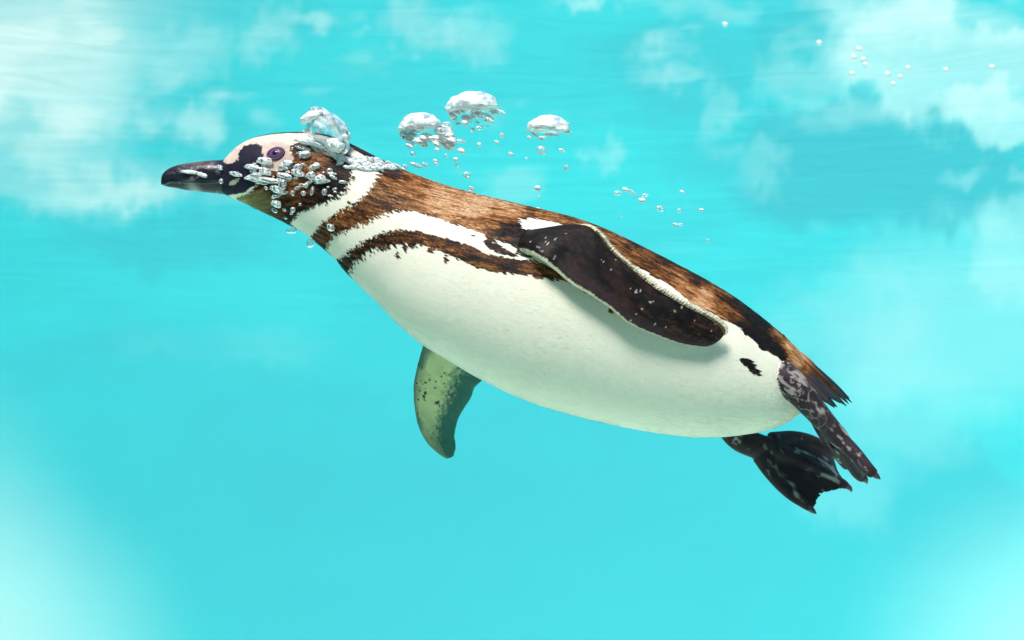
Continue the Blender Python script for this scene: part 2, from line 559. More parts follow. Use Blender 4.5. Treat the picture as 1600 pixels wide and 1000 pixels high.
FL_A = [(792, 388, -.040), (822, 394, -.082), (845, 405, -.098), (868, 423, -.100), (893, 444, -.102), (922, 461, -.103), (952, 481, -.102), (982, 505, -.100),
        (1022, 523, -.095), (1062, 537, -.089), (1095, 542, -.085), (1112, 540, -.082), (1126, 531, -.080)]
FL_B = [(800, 364, -.035), (845, 358, -.070), (888, 351, -.078), (920, 353, -.080), (938, 369, -.084), (957, 393, -.086), (984, 416, -.088), (1018, 444, -.088),
        (1060, 470, -.087), (1099, 490, -.083), (1119, 503, -.081), (1129, 513, -.0795), (1132, 523, -.080)]
FF_A = [(705, 470, .060), (672, 510, .085), (658, 550, .115), (649, 585, .140), (646, 607, .155), (648, 640, .175), (655, 670, .190), (668, 693, .203), (686, 710, .212), (698, 717, .216)]
FF_B = [(800, 540, .055), (775, 570, .080), (753, 595, .105), (742, 606, .120), (736, 622, .135), (724, 641, .155), (716, 657, .172), (711, 680, .190), (713, 698, .203), (709, 713, .213)]

comps = []   # (region, grid)
comps.append(('trunk', TRUNK))
comps.append(('flipper', blade(FL_A, FL_B, [11, 11, 9, 7.5, 6.5, 5.5, 5, 4.5, 4, 3.2, 2.4], 260, 120)))
comps.append(('far_flipper', blade(FF_A, FF_B, [12, 11, 9, 8, 7, 6, 5, 4, 3.2, 2.4], 220, 110)))
# tail root
comps.append(('tail', blade([(1175, 500, 0), (1208, 522, 0), (1240, 546, 0), (1272, 575, 0), (1302, 605, 0)],
                            [(1180, 590, 0), (1225, 592, 0), (1250, 598, 0), (1272, 608, 0), (1294, 622, 0)], [50, 46, 40, 36, 30], 120, 60)))
# near leg: shank, toes seen edge-on, web
comps.append(('leg', tube([(1205, 575, -.030), (1230, 594, -.042), (1255, 620, -.046), (1290, 660, -.044), (1320, 694, -.042)], [27, 23, 20, 16, 14], 90, 40, 1.0)))
toe1 = [(1312, 686, -.044), (1335, 708, -.050), (1352, 728, -.055), (1367, 743, -.058)]
toe2 = [(1308, 690, -.034), (1326, 716, -.022), (1340, 738, -.014), (1350, 748, -.010)]
toe3 = [(1285, 664, -.030), (1296, 688, .000), (1312, 712, .024), (1326, 730, .036)]
for t in (toe1, toe2, toe3):
    comps.append(('leg', tube(t, [13, 11, 10, 8], 60, 28)))
comps.append(('leg', blade(toe1, toe2, [5, 4, 3, 2.4], 60, 40, 0.22)))
comps.append(('leg', blade(toe2, toe3, [5, 4, 3, 2.4], 60, 40, 0.25)))
comps.append(('leg', blade([(1256, 632, -.02), (1270, 662, 0), (1282, 684, .01)], [(1285, 655, -.035), (1295, 680, -.02), (1304, 698, -.012)], [5, 5, 4], 40, 30)))
# far leg: shank and the spread webbed foot
comps.append(('far_leg', tube([(1130, 655, .030), (1152, 684, .036), (1180, 696, .042), (1215, 706, .048)], [20, 19, 21, 20], 70, 36, 0.7)))
ftA = [(1195, 700, .046), (1240, 716, .052), (1285, 738, .056), (1326, 761, .058)]
ftB = [(1192, 712, .044), (1208, 742, .040), (1236, 772, .036), (1270, 797, .032)]
ftC = [(1205, 690, .050), (1245, 684, .066), (1280, 694, .078), (1302, 716, .084)]
for t, r in ((ftA, [19, 13, 10, 7]), (ftB, [18, 12, 10, 6]), (ftC, [16, 11, 9, 6])):
    comps.append(('far_leg', tube(t, r, 70, 28, 0.85)))
comps.append(('far_leg', blade(ftA, ftB, [5, 4, 3, 2.4], 80, 50, 0.20)))
comps.append(('far_leg', blade(ftC, ftA, [5, 4, 3, 2.4], 80, 50, 0.10)))

vs, fs, off = [], [], 0
src_region, src_s, src_t, src_p = [], [], [], []
REG = {}
for name, G in comps:
    v, f = closed(G)
    vs.append(v)
    fs += [q + off for q in f]
    off += len(v)
    ns, nt = G.shape[:2]
    ii, jj = np.meshgrid(np.linspace(0, 1, ns), np.linspace(0, 1, nt, endpoint=False), indexing='ij')
    src_region += [REG.setdefault(name, len(REG))] * (ns * nt)
    src_s.append(ii.ravel())
    src_t.append(jj.ravel())
    src_p.append(G.reshape(-1, 3))
src_region = np.array(src_region)
src_s, src_t, src_p = np.concatenate(src_s), np.concatenate(src_t), np.vstack(src_p)
tris = [q for q in fs if q.shape[1] == 3]
quads = [q for q in fs if q.shape[1] == 4]
raw = mesh_from('raw', np.vstack(vs), [np.vstack(quads), np.vstack(tris)])
bm = bmesh.new()
bm.from_mesh(raw)
# every shell turned outward before they are fused into one skin
bmesh.ops.recalc_face_normals(bm, faces=bm.faces)
bm.to_mesh(raw)
bm.free()
tmp = bpy.data.objects.new('raw', raw)
COL.objects.link(tmp)
rm = tmp.modifiers.new('fuse', 'REMESH')
rm.mode = 'VOXEL'
rm.voxel_size = 0.00115
rm.use_smooth_shade = True
sm = tmp.modifiers.new('soften', 'SMOOTH')
sm.factor = 0.5
sm.iterations = 4
dg = bpy.context.evaluated_depsgraph_get()
body_me = bpy.data.meshes.new_from_object(tmp.evaluated_get(dg))
bpy.data.objects.remove(tmp)
body_me.name = 'body'
nv = len(body_me.vertices)
co = np.empty(nv * 3, np.float32)
body_me.vertices.foreach_get('co', co)
co = co.reshape(-1, 3).astype(float)
print('body verts', nv)
kd = kdtree.KDTree(len(src_p))
for i, p in enumerate(src_p):
    kd.insert(p, i)
kd.balance()
near = np.array([kd.find(p)[1] for p in co])
v_reg, v_s, v_t = src_region[near], src_s[near], src_t[near]

# --- colouring of the plumage, measured on the near side and mirrored about the bird's own middle plane
BACK = [(478, 375), (490, 362), (505, 345), (535, 325), (562, 311), (583, 288), (591, 264), (584, 247), (560, 237), (545, 229), (545, 190), (640, 220), (900, 310),
        (1200, 470), (1400, 640), (1300, 660), (1262, 600), (1240, 582), (1232, 572), (1220, 560), (1204, 552), (1188, 544), (1168, 526), (1148, 506), (1130, 497),
        (1095, 480), (1070, 467), (1045, 445), (1015, 430), (990, 412), (965, 408), (940, 425), (900, 420), (850, 400), (805, 396), (787, 396), (767, 391), (752, 381),
        (755, 372), (752, 362), (730, 355), (705, 347), (670, 335), (640, 325), (620, 327), (592, 335), (570, 345), (542, 357), (520, 365), (507, 388), (490, 405)]
WHITE_PATCH = [(800, 339), (830, 339), (858, 344), (888, 354), (880, 366), (830, 360), (806, 356)]
WHITE_SPOT = [(763, 369), (782, 376), (804, 386), (800, 394), (780, 389), (769, 380)]
BREAST = [(520, 404), (527, 404), (540, 394), (560, 380), (590, 365), (620, 357), (655, 360), (680, 367), (705, 375), (730, 382), (750, 395), (770, 399), (805, 405), (830, 405),
          (855, 418), (880, 430), (930, 450), (930, 466), (885, 441), (870, 434), (837, 431), (805, 425), (770, 422), (742, 416), (710, 402), (685, 390), (660, 382), (635, 380),
          (610, 381), (580, 389), (552, 407), (542, 426), (532, 430)]
TICK = [(1147, 558), (1160, 561), (1173, 572), (1182, 589), (1170, 582), (1158, 570)]
CHEEK = [(455, 226), (470, 221), (500, 224), (537, 226), (541, 240), (545, 262), (548, 276), (537, 296), (520, 310), (490, 322), (465, 332), (452, 350), (440, 370), (380, 340),
         (364, 312), (385, 303), (398, 292), (404, 280), (416, 268), (440, 265), (450, 257), (458, 247), (453, 236)]
LORES = [(373, 240), (380, 229), (393, 226), (409, 226), (409, 238), (414, 248), (408, 256), (406, 266), (402, 278), (396, 290), (384, 299), (366, 304), (330, 306), (330, 252),
         (358, 255), (371, 251)]
SKIN = [(330, 250), (350, 236), (390, 200), (480, 198), (502, 214), (470, 222), (455, 226), (452, 236), (459, 247), (450, 259), (440, 266), (414, 264), (409, 245), (409, 226),
        (380, 229), (372, 240), (372, 251), (357, 256)]
SPOTS = [(629, 386, 4, 3), (618, 397, 3, 5), (668, 389, 4, 3), (691, 402, 3, 4), (731, 366, 3, 2), (541, 294, 2, 2), (543, 316, 3, 2), (897, 443, 8, 2), (655, 366, 3, 2), (946, 483, 5, 2)]
TONE = np.array([  # u, v, lightness of the brown (0 black-brown, 1 pale tan)
    (500, 365, .30), (540, 335, .38), (590, 300, .40), (600, 265, .30), (640, 290, .55), (690, 305, .80), (740, 320, .98), (790, 325, .82), (760, 350, .55), (740, 345, .65),
    (780, 365, .10), (800, 380, .0), (790, 358, .08), (812, 366, .02), (772, 386, .02), (800, 396, .02), (765, 366, .15), (830, 370, .02), (850, 335, .52), (880, 345, .45), (920, 352, .45), (950, 372, .42), (990, 395, .40), (1030, 420, .36), (1060, 440, .60), (1090, 462, .78),
    (1120, 482, .55), (1140, 490, .30), (1120, 460, .22), (1080, 428, .05), (1030, 402, .08), (985, 378, .15), (1155, 498, .0), (1190, 525, -.22), (1180, 500, -.20), (1170, 515, -.22), (1165, 485, -.1), (1210, 547, -.1), (1200, 535, -.2), (1140, 470, .0),
    (1205, 515, .45), (1225, 535, .80), (1240, 555, .72), (1255, 570, .45), (1275, 580, .12), (1300, 600, .06),
    (560, 385, .12), (620, 368, .22), (700, 385, .20), (760, 408, .22), (820, 418, .42), (870, 432, .35), (530, 410, .10),
    (470, 230, .15), (500, 245, .42), (480, 265, .52), (520, 280, .04), (500, 300, .02), (460, 300, .35), (440, 325, .22), (470, 325, .10), (540, 262, .12)])

def tone(u, v):
    d = (u[:, None] - TONE[None, :, 0]) ** 2 + (v[:, None] - TONE[None, :, 1]) ** 2
    w = 1 / (d + 60.0) ** 2.2
    return (w * TONE[None, :, 2]).sum(1) / w.sum(1)

RAMP_X = np.array((0, .15, .35, .55, .75, 1.0))
RAMP = np.array([(.008, .005, .006), (.034, .012, .006), (.125, .042, .011), (.29, .108, .030), (.48, .225, .095), (.62, .38, .225)])
def brown(t):
    t = np.clip(t, 0, 1)
    return np.stack([np.interp(t, RAMP_X, RAMP[:, k]) for k in range(3)], -1)

ROLL = math.radians(-16)        # the middle of the back lies a little beyond the outline

def fold(th):
    """angle round the trunk -> the same place on the near side"""
    phi = (th - ROLL + math.pi) % (2 * math.pi) - math.pi
    return np.abs(phi) + ROLL, np.abs(phi)

def paint_trunk(srow, arc, th, rag=1.0, seed=0.0, rnd=None):
    thn, phi = fold(th)
    p = ring_points(srow, thn)
    u, v = project(p)
    hl = np.linalg.norm(srow[:, 0:2] - srow[:, 2:4], axis=1) / 2
    b = thn * hl                                  # px round the body
    # feather-shaped raggedness: long along the body, short across it
    j1 = (fbm(arc / 11, b / 2.0, 1.0 + seed, 3) - 0.5) * 9 * rag
    j2 = (vnoise(arc / 9, b / 3.0, 7.0 + seed) - 0.5) * 4 * rag
    head = smooth(470, 560, u)
    calm = 1 - .75 * np.exp(-(((u - 782) / 45) ** 2 + ((v - 380) / 28) ** 2))
    j1, j2 = j1 * calm, j2 * calm
    j1 = j1 * (0.35 + 0.65 * head)
    du, dv = 0.88, 0.47
    if rnd is not None:
        j1 = j1 + (rnd * 7.13 % 1 - .5) * 11 * calm * (0.35 + 0.65 * head)
    uu, vv = u + j1 * du - j2 * dv, v + j1 * dv + j2 * du
    n = len(u)
    if rnd is None:
        rnd = vnoise(arc / 4, b / 1.6, 13.0)
    streak = fbm(arc / 16, b / 2.4, 3.0 + seed, 3)
    clump = fbm(arc / 40, b / 9, 5.0 + seed, 3)
    white = np.array((.84, .76, .64))[None, :] * (0.95 + 0.09 * streak + 0.02 * (rnd - .5))[:, None]
    t = tone(u, v) + (streak - .5) * 1.0 + (clump - .5) * 0.35 + (rnd - .5) * 0.16
    br = brown(t)
    dark = inside(BACK, uu, vv)
    dark &= ~inside(WHITE_PATCH, uu, vv) & ~inside(WHITE_SPOT, u, v)
    dark |= inside(BREAST, uu, vv) | inside(CHEEK, uu, vv) | inside(TICK, u + j1 * .3, v)
    for (su, sv, ru, rv) in SPOTS:
        dark |= ((u - su) / ru) ** 2 + ((v - sv) / rv) ** 2 < 1
    crown = (phi < np.interp(u, [380, 400, 540, 600], [0, .52, .62, .9])) & (u < 620)
    dark |= crown
    col = np.where(dark[:, None], br, white)
    col = np.where(crown[:, None], np.array((.05, .028, .03))[None] * (.7 + .6 * streak)[:, None], col)
    # olive chin
    ch = np.clip(1 - (((u - 392) / 46) ** 2 + ((v - 316) / 22) ** 2), 0, 1) * (u > 340)
    ol = np.array((.24, .20, .075))[None, :] * (0.5 + 1.1 * streak)[:, None]
    hm = dark & (u < 450) & ~crown
    col = np.where(hm[:, None], col * (1 - ch[:, None]) + ol * ch[:, None], col)
    fine = (fbm(u / 5, v / 5, 2.0) - .5) * 5
    skin = inside(SKIN, u + fine * .6, v + fine * .6) & ~crown
    sk = np.array((.66, .49, .41))[None] * (1 - .0 * u)[:, None]
    pale = smooth(232, 214, v)[:, None]
    sk = sk * (1 - pale) + np.array((.76, .62, .53))[None] * pale
    ring = np.exp(-(((u - 434) / 24) ** 2 + ((v - 244) / 17) ** 2))[:, None]
    sk = sk * (1 - .55 * ring) + np.array((.50, .27, .27))[None] * .55 * ring
    col = np.where(skin[:, None], sk * (0.70 + .50 * fbm(u / 7, v / 5, 6.0, 4))[:, None], col)
    lor = inside(LORES, u + fine, v + fine)
    spot = ((u - 366) / 8) ** 2 + ((v - 284 + (u - 366) * .5) / 4) ** 2 < 1
    lc = np.array((.016, .013, .026))[None] * (.6 + .9 * fbm(u / 9, v / 9, 4))[:, None]
    col = np.where(lor[:, None], lc, col)
    col = np.where((lor & spot)[:, None], np.array((.45, .38, .27))[None], col)
    bare = skin | lor
    return np.clip(col, 0.004, 0.86), bare, u, v, dark

col = np.zeros((nv, 3))
sel = v_reg == REG['trunk']
row = S[np.clip((v_s[sel] * (NS - 1)).round().astype(int), 0, NS - 1)]
arc = np.interp(v_s[sel], np.linspace(0, 1, NS), ARC)
# angle from the true position, not from the sampled ring
c = (row[:, 0:2] + row[:, 2:4]) / 2
h = (row[:, 0:2] - row[:, 2:4]) / 2
hl = np.linalg.norm(h, axis=1)
pu, pv = 800 + 1600 * co[sel, 0], 500 - 1600 * co[sel, 2]
cosv = ((pu - c[:, 0]) * h[:, 0] + (pv - c[:, 1]) * h[:, 1]) / hl ** 2
sinv = -co[sel, 1] * 1600 / (hl * row[:, 4])
col[sel] = paint_trunk(row, arc, np.arctan2(sinv, cosv))[0]

def blade_across(t):
    return (1 - np.cos(t * 2 * math.pi)) / 2

X, Y, Z = co.T * 1600
# near flipper: black above, cream leading edge, white below
sel = v_reg == REG['flipper']
s, t = v_s[sel], v_t[sel]
w = blade_across(t)
px, pz, py = X[sel], Z[sel], Y[sel]
# along / across the flipper in px
al, ac = s * 400, w * 80
k = fbm(al / 22, ac / 6, 1.0, 4)
fine = fbm(al / 6, ac / 2.2, 9.0, 3)
blk = np.array((.009, .0060, .0065))[None] * (.15 + 2.2 * k ** 1.5 * (.4 + 1.2 * fine))[:, None]
warm = smooth(.50, .80, fbm(al / 30, ac / 14, 5.0, 3))[:, None] * .55
warm = np.maximum(warm, (smooth(.82, .96, s) * .5 * fine)[:, None])
blk = blk * (1 - warm) + np.array((.032, .014, .012))[None] * warm * (.4 + 1.2 * fine)[:, None]
low = (smooth(.34, .05, w) * smooth(.16, .3, s))[:, None]
blk = blk * (1 - .6 * low) + np.array((.05, .03, .036))[None] * .6 * low * (.5 + fine)[:, None]
speck = (vnoise(al / 2.4, ac / 4.5, 21.0) > .92) & (fbm(al / 40, ac / 18, 8.0) > .52)
br_s = (smooth(.56, .74, fbm(al / 9, ac / 3.0, 14.0, 3)) * (.35 + .65 * smooth(.5, .9, s)))[:, None]
blk = blk * (1 - br_s) + np.array((.060, .028, .014))[None] * br_s
blk = np.where(speck[:, None], np.array((.42, .38, .34))[None], blk)
cream = np.array((.66, .62, .42))[None] * (.8 + .35 * fine)[:, None]
edge = (w < (.020 + .024 * fine) * np.interp(s, [0, .1, .5, .9], [.5, 1, .8, 0])) & (s > .06)
out = np.zeros(sel.sum(), bool)
dist_out = (t < .5)
G = comps[1][1]
front_is_low_t = G[130, 30, 1] < G[130, 90, 1]
outer = dist_out if front_is_low_t else ~dist_out
under = np.array((.70, .68, .55))[None] * (.85 + .25 * k)[:, None]
fc = np.where(outer[:, None], np.where(edge[:, None], cream, blk), under)
col[sel] = fc
# far flipper: pale mottled underside, dark hind edge and back; teal water light put into the colour
sel = v_reg == REG['far_flipper']
s, t = v_s[sel], v_t[sel]
w = blade_across(t)
al, ac = s * 330, w * 85
k = fbm(al / 26, ac / 16, 3.0, 4)
fine = fbm(al / 7, ac / 2.5, 6.0, 3)
pale = np.array((.50, .53, .27))[None] * (.65 + .55 * k)[:, None]
dk = np.array((.004, .085, .066))[None] * (.5 + .9 * fine)[:, None]
hind = smooth(.42, .74, w + (fine - .5) * .40 + smooth(.45, .95, s) * .34)
tipd = smooth(.46, .86, s + (k - .5) * .5) * .8
lead = smooth(.20, .04, w + (k - .5) * .2) * .8
mk = np.clip(np.maximum(np.maximum(hind, tipd), lead), 0, 1)[:, None]
fc = pale * (1 - mk) + dk * mk
dash = (vnoise(al / 9, ac / 2.4 + al / 14, 31.0) > .84) & (w < .7) & (s > .25)
fc = np.where(dash[:, None], np.array((.02, .03, .03))[None], fc)
G = comps[2][1]
front_low = G[110, 27, 1] < G[110, 82, 1]
inner = (t < .5) if front_low else (t >= .5)
fc = np.where(inner[:, None], fc, np.array((.02, .017, .02))[None])
col[sel] = fc
# legs and feet: dusky skin blotched with pale
for nm, amt in (('leg', .55), ('far_leg', .60)):
    sel = v_reg == REG[nm]
    x, y, z = X[sel], Y[sel], Z[sel]
    k = fbm((x * .75 - z * .66) / 18, (x * .66 + z * .75) / 6, y / 9, 4)
    k2 = fbm(x / 26 + 4, z / 26, y / 26, 3)
    fine = fbm(x / 3, z / 3, y / 3, 2)
    base = np.array((.034, .020, .026))[None] * (.35 + 1.3 * fbm(x / 16, z / 16, y / 16 + 9, 3))[:, None]
    if nm == 'leg':
        u, v = project(co[sel])
        # pale skin runs along the upper edge of the shank and rings the ankle
        line = (u - 1235) * .77 - (v - 585) * .64
        up = smooth(2, 16, line) * .14
        ank = smooth(62, 10, np.hypot(u - 1232, v - 590)) * .09
        rid = 1 - np.abs(2 * fbm(x / 14, z / 14, y / 14 + 3, 3) - 1)
        f = np.maximum(smooth(.63, .72, k + up + ank), smooth(.93, .99, rid) * smooth(120, 20, np.hypot(u - 1235, v - 590)))
        pc = np.array((.36, .30, .29))
    else:
        u, v = project(co[sel])
        f = np.zeros(len(u))
        for P_, wd_ in (([(1203, 724), (1215, 733), (1228, 745), (1238, 760), (1246, 775), (1252, 782)], 5), ([(1245, 704), (1265, 710), (1285, 720), (1303, 735), (1308, 745)], 4),
                        ([(1285, 742), (1300, 746), (1312, 752)], 5), ([(1145, 690), (1150, 684), (1156, 690)], 5)):
            for (x1, y1), (x2, y2) in zip(P_[:-1], P_[1:]):
                q = np.clip(((u - x1) * (x2 - x1) + (v - y1) * (y2 - y1)) / ((x2 - x1) ** 2 + (y2 - y1) ** 2), 0, 1)
                dd = np.hypot(u - x1 - q * (x2 - x1), v - y1 - q * (y2 - y1))
                f = np.maximum(f, smooth(wd_, 0, dd + (k - .42) * 14))
        f = np.maximum(f, smooth(.64, .70, k) * smooth(.52, .64, k2) * .4)
        pc = np.array((.42, .42, .36))
    f = f * (.6 + .5 * fine)
    col[sel] = base * (1 - f[:, None]) + pc[None] * f[:, None]
# tail root
sel = v_reg == REG['tail']
u, v = project(co[sel])
ax = (u - 1200) * .75 + (v - 510) * .66
ay = -(u - 1200) * .66 + (v - 510) * .75
k = fbm(ax / 30, ay / 3, 2.0, 4)
tn = np.interp(ax, [0, 40, 70, 100, 150], [.45, .75, .65, .22, .05]) + (k - .5) * .9
col[sel] = brown(tn)
wt = sel.copy()
set_colour(body_me, np.clip(col, .004, .86))
body_me.materials.clear()
body = link('body', body_me, M_BODY, penguin)

# --- the feathers themselves: short blades lying back along the trunk
def plumage(count):
    dS = np.gradient(S, axis=0)
    # density by surface area
    area = np.linalg.norm(np.cross(np.gradient(TRUNK, axis=0), np.gradient(TRUNK, axis=1)), axis=2)
    pr = area.ravel() / area.sum()
    idx = RNG.choice(len(pr), count, p=pr)
    si = idx // NT + RNG.random(count) - .5
    ti = idx % NT + RNG.random(count) - .5
    si = np.clip(si, 4, NS - 4)
    th = ti / NT * 2 * math.pi
    def rowat(q):
        i = np.clip(q.astype(int), 0, NS - 2)
        f = (q - i)[:, None]
        return S[i] * (1 - f) + S[i + 1] * f
    r0 = rowat(si)
    rnd = RNG.random(count)
    arc = np.interp(si, np.arange(NS), ARC)
    c, bare, u, v, dark = paint_trunk(r0, arc, th, 0.8, 0.0, rnd)
    p = ring_points(r0, th)
    pt = ring_points(rowat(np.clip(si + 3, 0, NS - 2)), th) - ring_points(rowat(np.clip(si - 1, 0, NS - 2)), th)
    pa = ring_points(r0, th + .01) - ring_points(r0, th - .01)
    tang = pt / (np.linalg.norm(pt, axis=1)[:, None] + 1e-12)
    n = np.cross(pa, tang)
    n /= np.linalg.norm(n, axis=1)[:, None] + 1e-12
    cen = np.concatenate([(r0[:, :1] + r0[:, 2:3]) / 2, (r0[:, 1:2] + r0[:, 3:4]) / 2], 1)
    out = p - np.stack([(cen[:, 0] - 800) / 1600, np.zeros(count), (500 - cen[:, 1]) / 1600], -1)
    n *= np.sign((n * out).sum(1))[:, None]
    side = np.cross(n, tang)
    # lie of the feather wanders a little, in tufts
    ang = (fbm(u / 30, v / 30, 3.3) - .5) * .5 + RNG.normal(0, .09, count)
    d = tang * np.cos(ang)[:, None] + side * np.sin(ang)[:, None]
    sd = np.cross(n, d)
    ln = np.interp(u, [400, 480, 600, 760, 1100, 1250], [2.6, 3.4, 5.0, 8.0, 9.5, 10.0]) * RNG.uniform(.75, 1.25, count) / 1000
    wd = np.interp(u, [400, 480, 600, 760, 1100], [.40, .5, .62, .8, .95]) * RNG.uniform(.8, 1.25, count) / 1000
    lift = np.where(dark, RNG.uniform(.25, .9, count), RNG.uniform(.02, .08, count)) / 1000
    keep = ~bare & (u > 385) & (arc < ARC[-1] - 10)
    p, d, sd, n, ln, wd, lift, c = (q[keep] for q in (p, d, sd, n, ln, wd, lift, c))
    m = len(p)
    roll = (RNG.normal(0, 1, m) * np.where(dark[keep], .12, .045))[:, None]
    sdr = sd + n * roll
    root = p - n * np.where(dark[keep], .0003, .00004)[:, None]
    mid = p + d * (ln * .55)[:, None] + n * (lift * .55 + np.where(dark[keep], .00015, .00003))[:, None]
    # the trunk curves away under a long feather: sink its tip back on to the skin
    tip = p + d * ln[:, None] + n * (lift * .8)[:, None]
    V = np.stack([root, mid + sdr * wd[:, None], tip, mid - sdr * wd[:, None]], 1).reshape(-1, 3)
    q = np.arange(m)[:, None] * 4
    F = np.vstack([np.hstack([q, q + 3, q + 1]), np.hstack([q + 1, q + 3, q + 2])])
    me = mesh_from('plumage', V, [F])
    shade = np.stack([c * .92, c, np.clip(c * 1.06, 0, .86), c], 1).reshape(-1, 3)
    set_colour(me, shade)
    # wet feathers are pressed to the skin: their shading follows it
    own = np.cross(sdr, tip - root)
    own /= np.linalg.norm(own, axis=1)[:, None] + 1e-12
    own *= np.sign((own * n).sum(1))[:, None]
    f = np.where(dark[keep], .5, .05)[:, None]
    nn = n * (1 - f) + own * f
    nn /= np.linalg.norm(nn, axis=1)[:, None]
    me.normals_split_custom_set_from_vertices(np.repeat(nn, 4, axis=0).astype(np.float32))
    return me
pl = link('plumage', plumage(150000), M_PLUME, penguin)
tag(pl, kind='stuff')

# --- near-side lookup for things that sit on the skin
bn = np.empty(nv * 3, np.float32)
body_me.vertices.foreach_get('normal', bn)
bn = bn.reshape(-1, 3)
fu, fv = project(co)
facing = bn[:, 1] < -0.05
def on_skin(u, v):
    d = np.where(facing, (fu - u) ** 2 + (fv - v) ** 2 + co[:, 1] * 40, 1e9)
    i = int(np.argmin(d))
    return Vector(co[i]), Vector(bn[i])

# --- bill: two horny halves
BILL = np.array([(356, 247, 304), (345, 250, 303), (327, 251, 301), (308, 253, 299), (290, 255.5, 297), (274, 259, 294), (263, 264, 292.5), (256, 269.5, 291), (253, 275, 289.5), (252, 280, 288)], float)
def bill_half(upper):
    ns, nt = 90, 48
    q = spline(BILL, ns)
    ph = np.linspace(0, 2 * math.pi, nt, endpoint=False)
    split = np.interp(q[:, 0], [252, 258, 266, 290, 320, 356], [289.5, 289, 286, 286.5, 287.5, 286])
    rows = []
    for (u, t, b), sp in zip(q, split):
        h = (b - t) / 2
        v = (t + b) / 2 - np.cos(ph) * h
        wdt = -np.sin(ph) * h * np.interp(u, [253, 275, 320, 356], [.50, .62, .74, .80])
        v = np.minimum(v, sp - .5) if upper else np.maximum(v, sp + .5)
        if not upper:
            wdt = wdt * .93
        du = 0 if upper else 3.0 * smooth(300, 253, u)
        rows.append(np.stack([(np.full(nt, u) + du - 800) / 1600, wdt / 1600, (500 - v) / 1600], -1))
    G = np.array(rows)
    v, f = closed(G)
    me = mesh_from('bill', v, f)
    u, vv = project(v)
    k = fbm(u / 14, vv / 6, 2.0, 4)
    c = np.array((.013, .009, .016))[None] * (.3 + 1.5 * k)[:, None]
    band = np.exp(-(((u - 300 - (vv - 290) * .6) / 9) ** 2)) * smooth(278, 292, vv)
    c = c + (np.array((.40, .36, .36))[None] - c) * (band * .8)[:, None]
    mk = smooth(.60, .70, fbm(u / 10, vv / 5, 6.0, 3)) * smooth(252, 285, u) * .5
    c = c + (np.array((.24, .20, .22))[None] - c) * mk[:, None]
    top = smooth(262, 254, vv) * smooth(268, 285, u) * smooth(345, 315, u) * .45 * (k + .3)
    c = c + (np.array((.30, .17, .16))[None] - c) * np.clip(top, 0, 1)[:, None]
    set_colour(me, np.clip(c, .004, .8))
    return me
bill = link('upper_bill', bill_half(True), M_BILL, penguin)
link('lower_bill', bill_half(False), M_BILL, penguin)

# --- eyes
def ellipsoid(name, rx, ry, rz, seg=40, rings=24):
    ph = np.linspace(0, 2 * math.pi, seg, endpoint=False)
    la = np.linspace(-math.pi / 2 + .03, math.pi / 2 - .03, rings)
    LA, PH = np.meshgrid(la, ph, indexing='ij')
    G = np.stack([rx * np.cos(LA) * np.cos(PH), ry * np.cos(LA) * np.sin(PH), rz * np.sin(LA)], -1)
    v, f = closed(G)
    return mesh_from(name, v, f)

def eye(loc, nrm):
    nrm = nrm.normalized()
    xa = Vector((0.96, 0, 0.27))
    xa = (xa - nrm * xa.dot(nrm)).normalized()
    ya = nrm.cross(xa)
    Mx = Matrix((xa, ya, nrm)).transposed().to_4x4()
    Mx.translation = loc
    def put(name, me, mat, par, dz=0.0):
        o = link(name, me, mat, None)
        o.parent = par
        o.matrix_parent_inverse = par.matrix_world.inverted()
        o.matrix_world = Mx @ Matrix.Translation((0, 0, dz))
        return o
    e = put('eye', ellipsoid('eye', .0076, .0058, .0030), M_IRIS, penguin, .0002)
    bpy.context.view_layer.update()
    put('pupil', ellipsoid('pupil', .0029, .0026, .0008), M_PUPIL, e, .0027)
    # rim of dark skin round the eye
    ph = np.linspace(0, 2 * math.pi, 64, endpoint=False)
    th = np.linspace(0, 2 * math.pi, 14, endpoint=False)
    A, Bq = np.meshgrid(ph, th, indexing='ij')
    pin = 1 - .16 * np.abs(np.cos(A)) ** 6
    rr = .0009 * (1 + .5 * np.maximum(np.sin(A), 0))
    G = np.stack([(.0083 + rr * np.cos(Bq)) * np.cos(A), (.0057 * pin + rr * np.cos(Bq)) * np.sin(A), rr * np.sin(Bq) + .0007], -1)
    ns, nt = G.shape[:2]
    i, j = np.meshgrid(np.arange(ns), np.arange(nt), indexing='ij')
    q = np.stack([i * nt + j, ((i + 1) % ns) * nt + j, ((i + 1) % ns) * nt + (j + 1) % nt, i * nt + (j + 1) % nt], -1).reshape(-1, 4)
    put('eyelid', mesh_from('eyelid', G.reshape(-1, 3), [q]), M_LID, e)
    return e
M_IRIS = plain('iris', (.12, .045, .13), .3, .25)
M_PUPIL = plain('pupil', (.004, .003, .006), .15, .3)
M_LID = plain('eyelid skin', (.035, .020, .040), .4)
bpy.context.view_layer.update()
el, en = on_skin(432, 240)
eye(el, en)
eye(Vector((el.x, -el.y, el.z)), Vector((en.x, -en.y, en.z)))

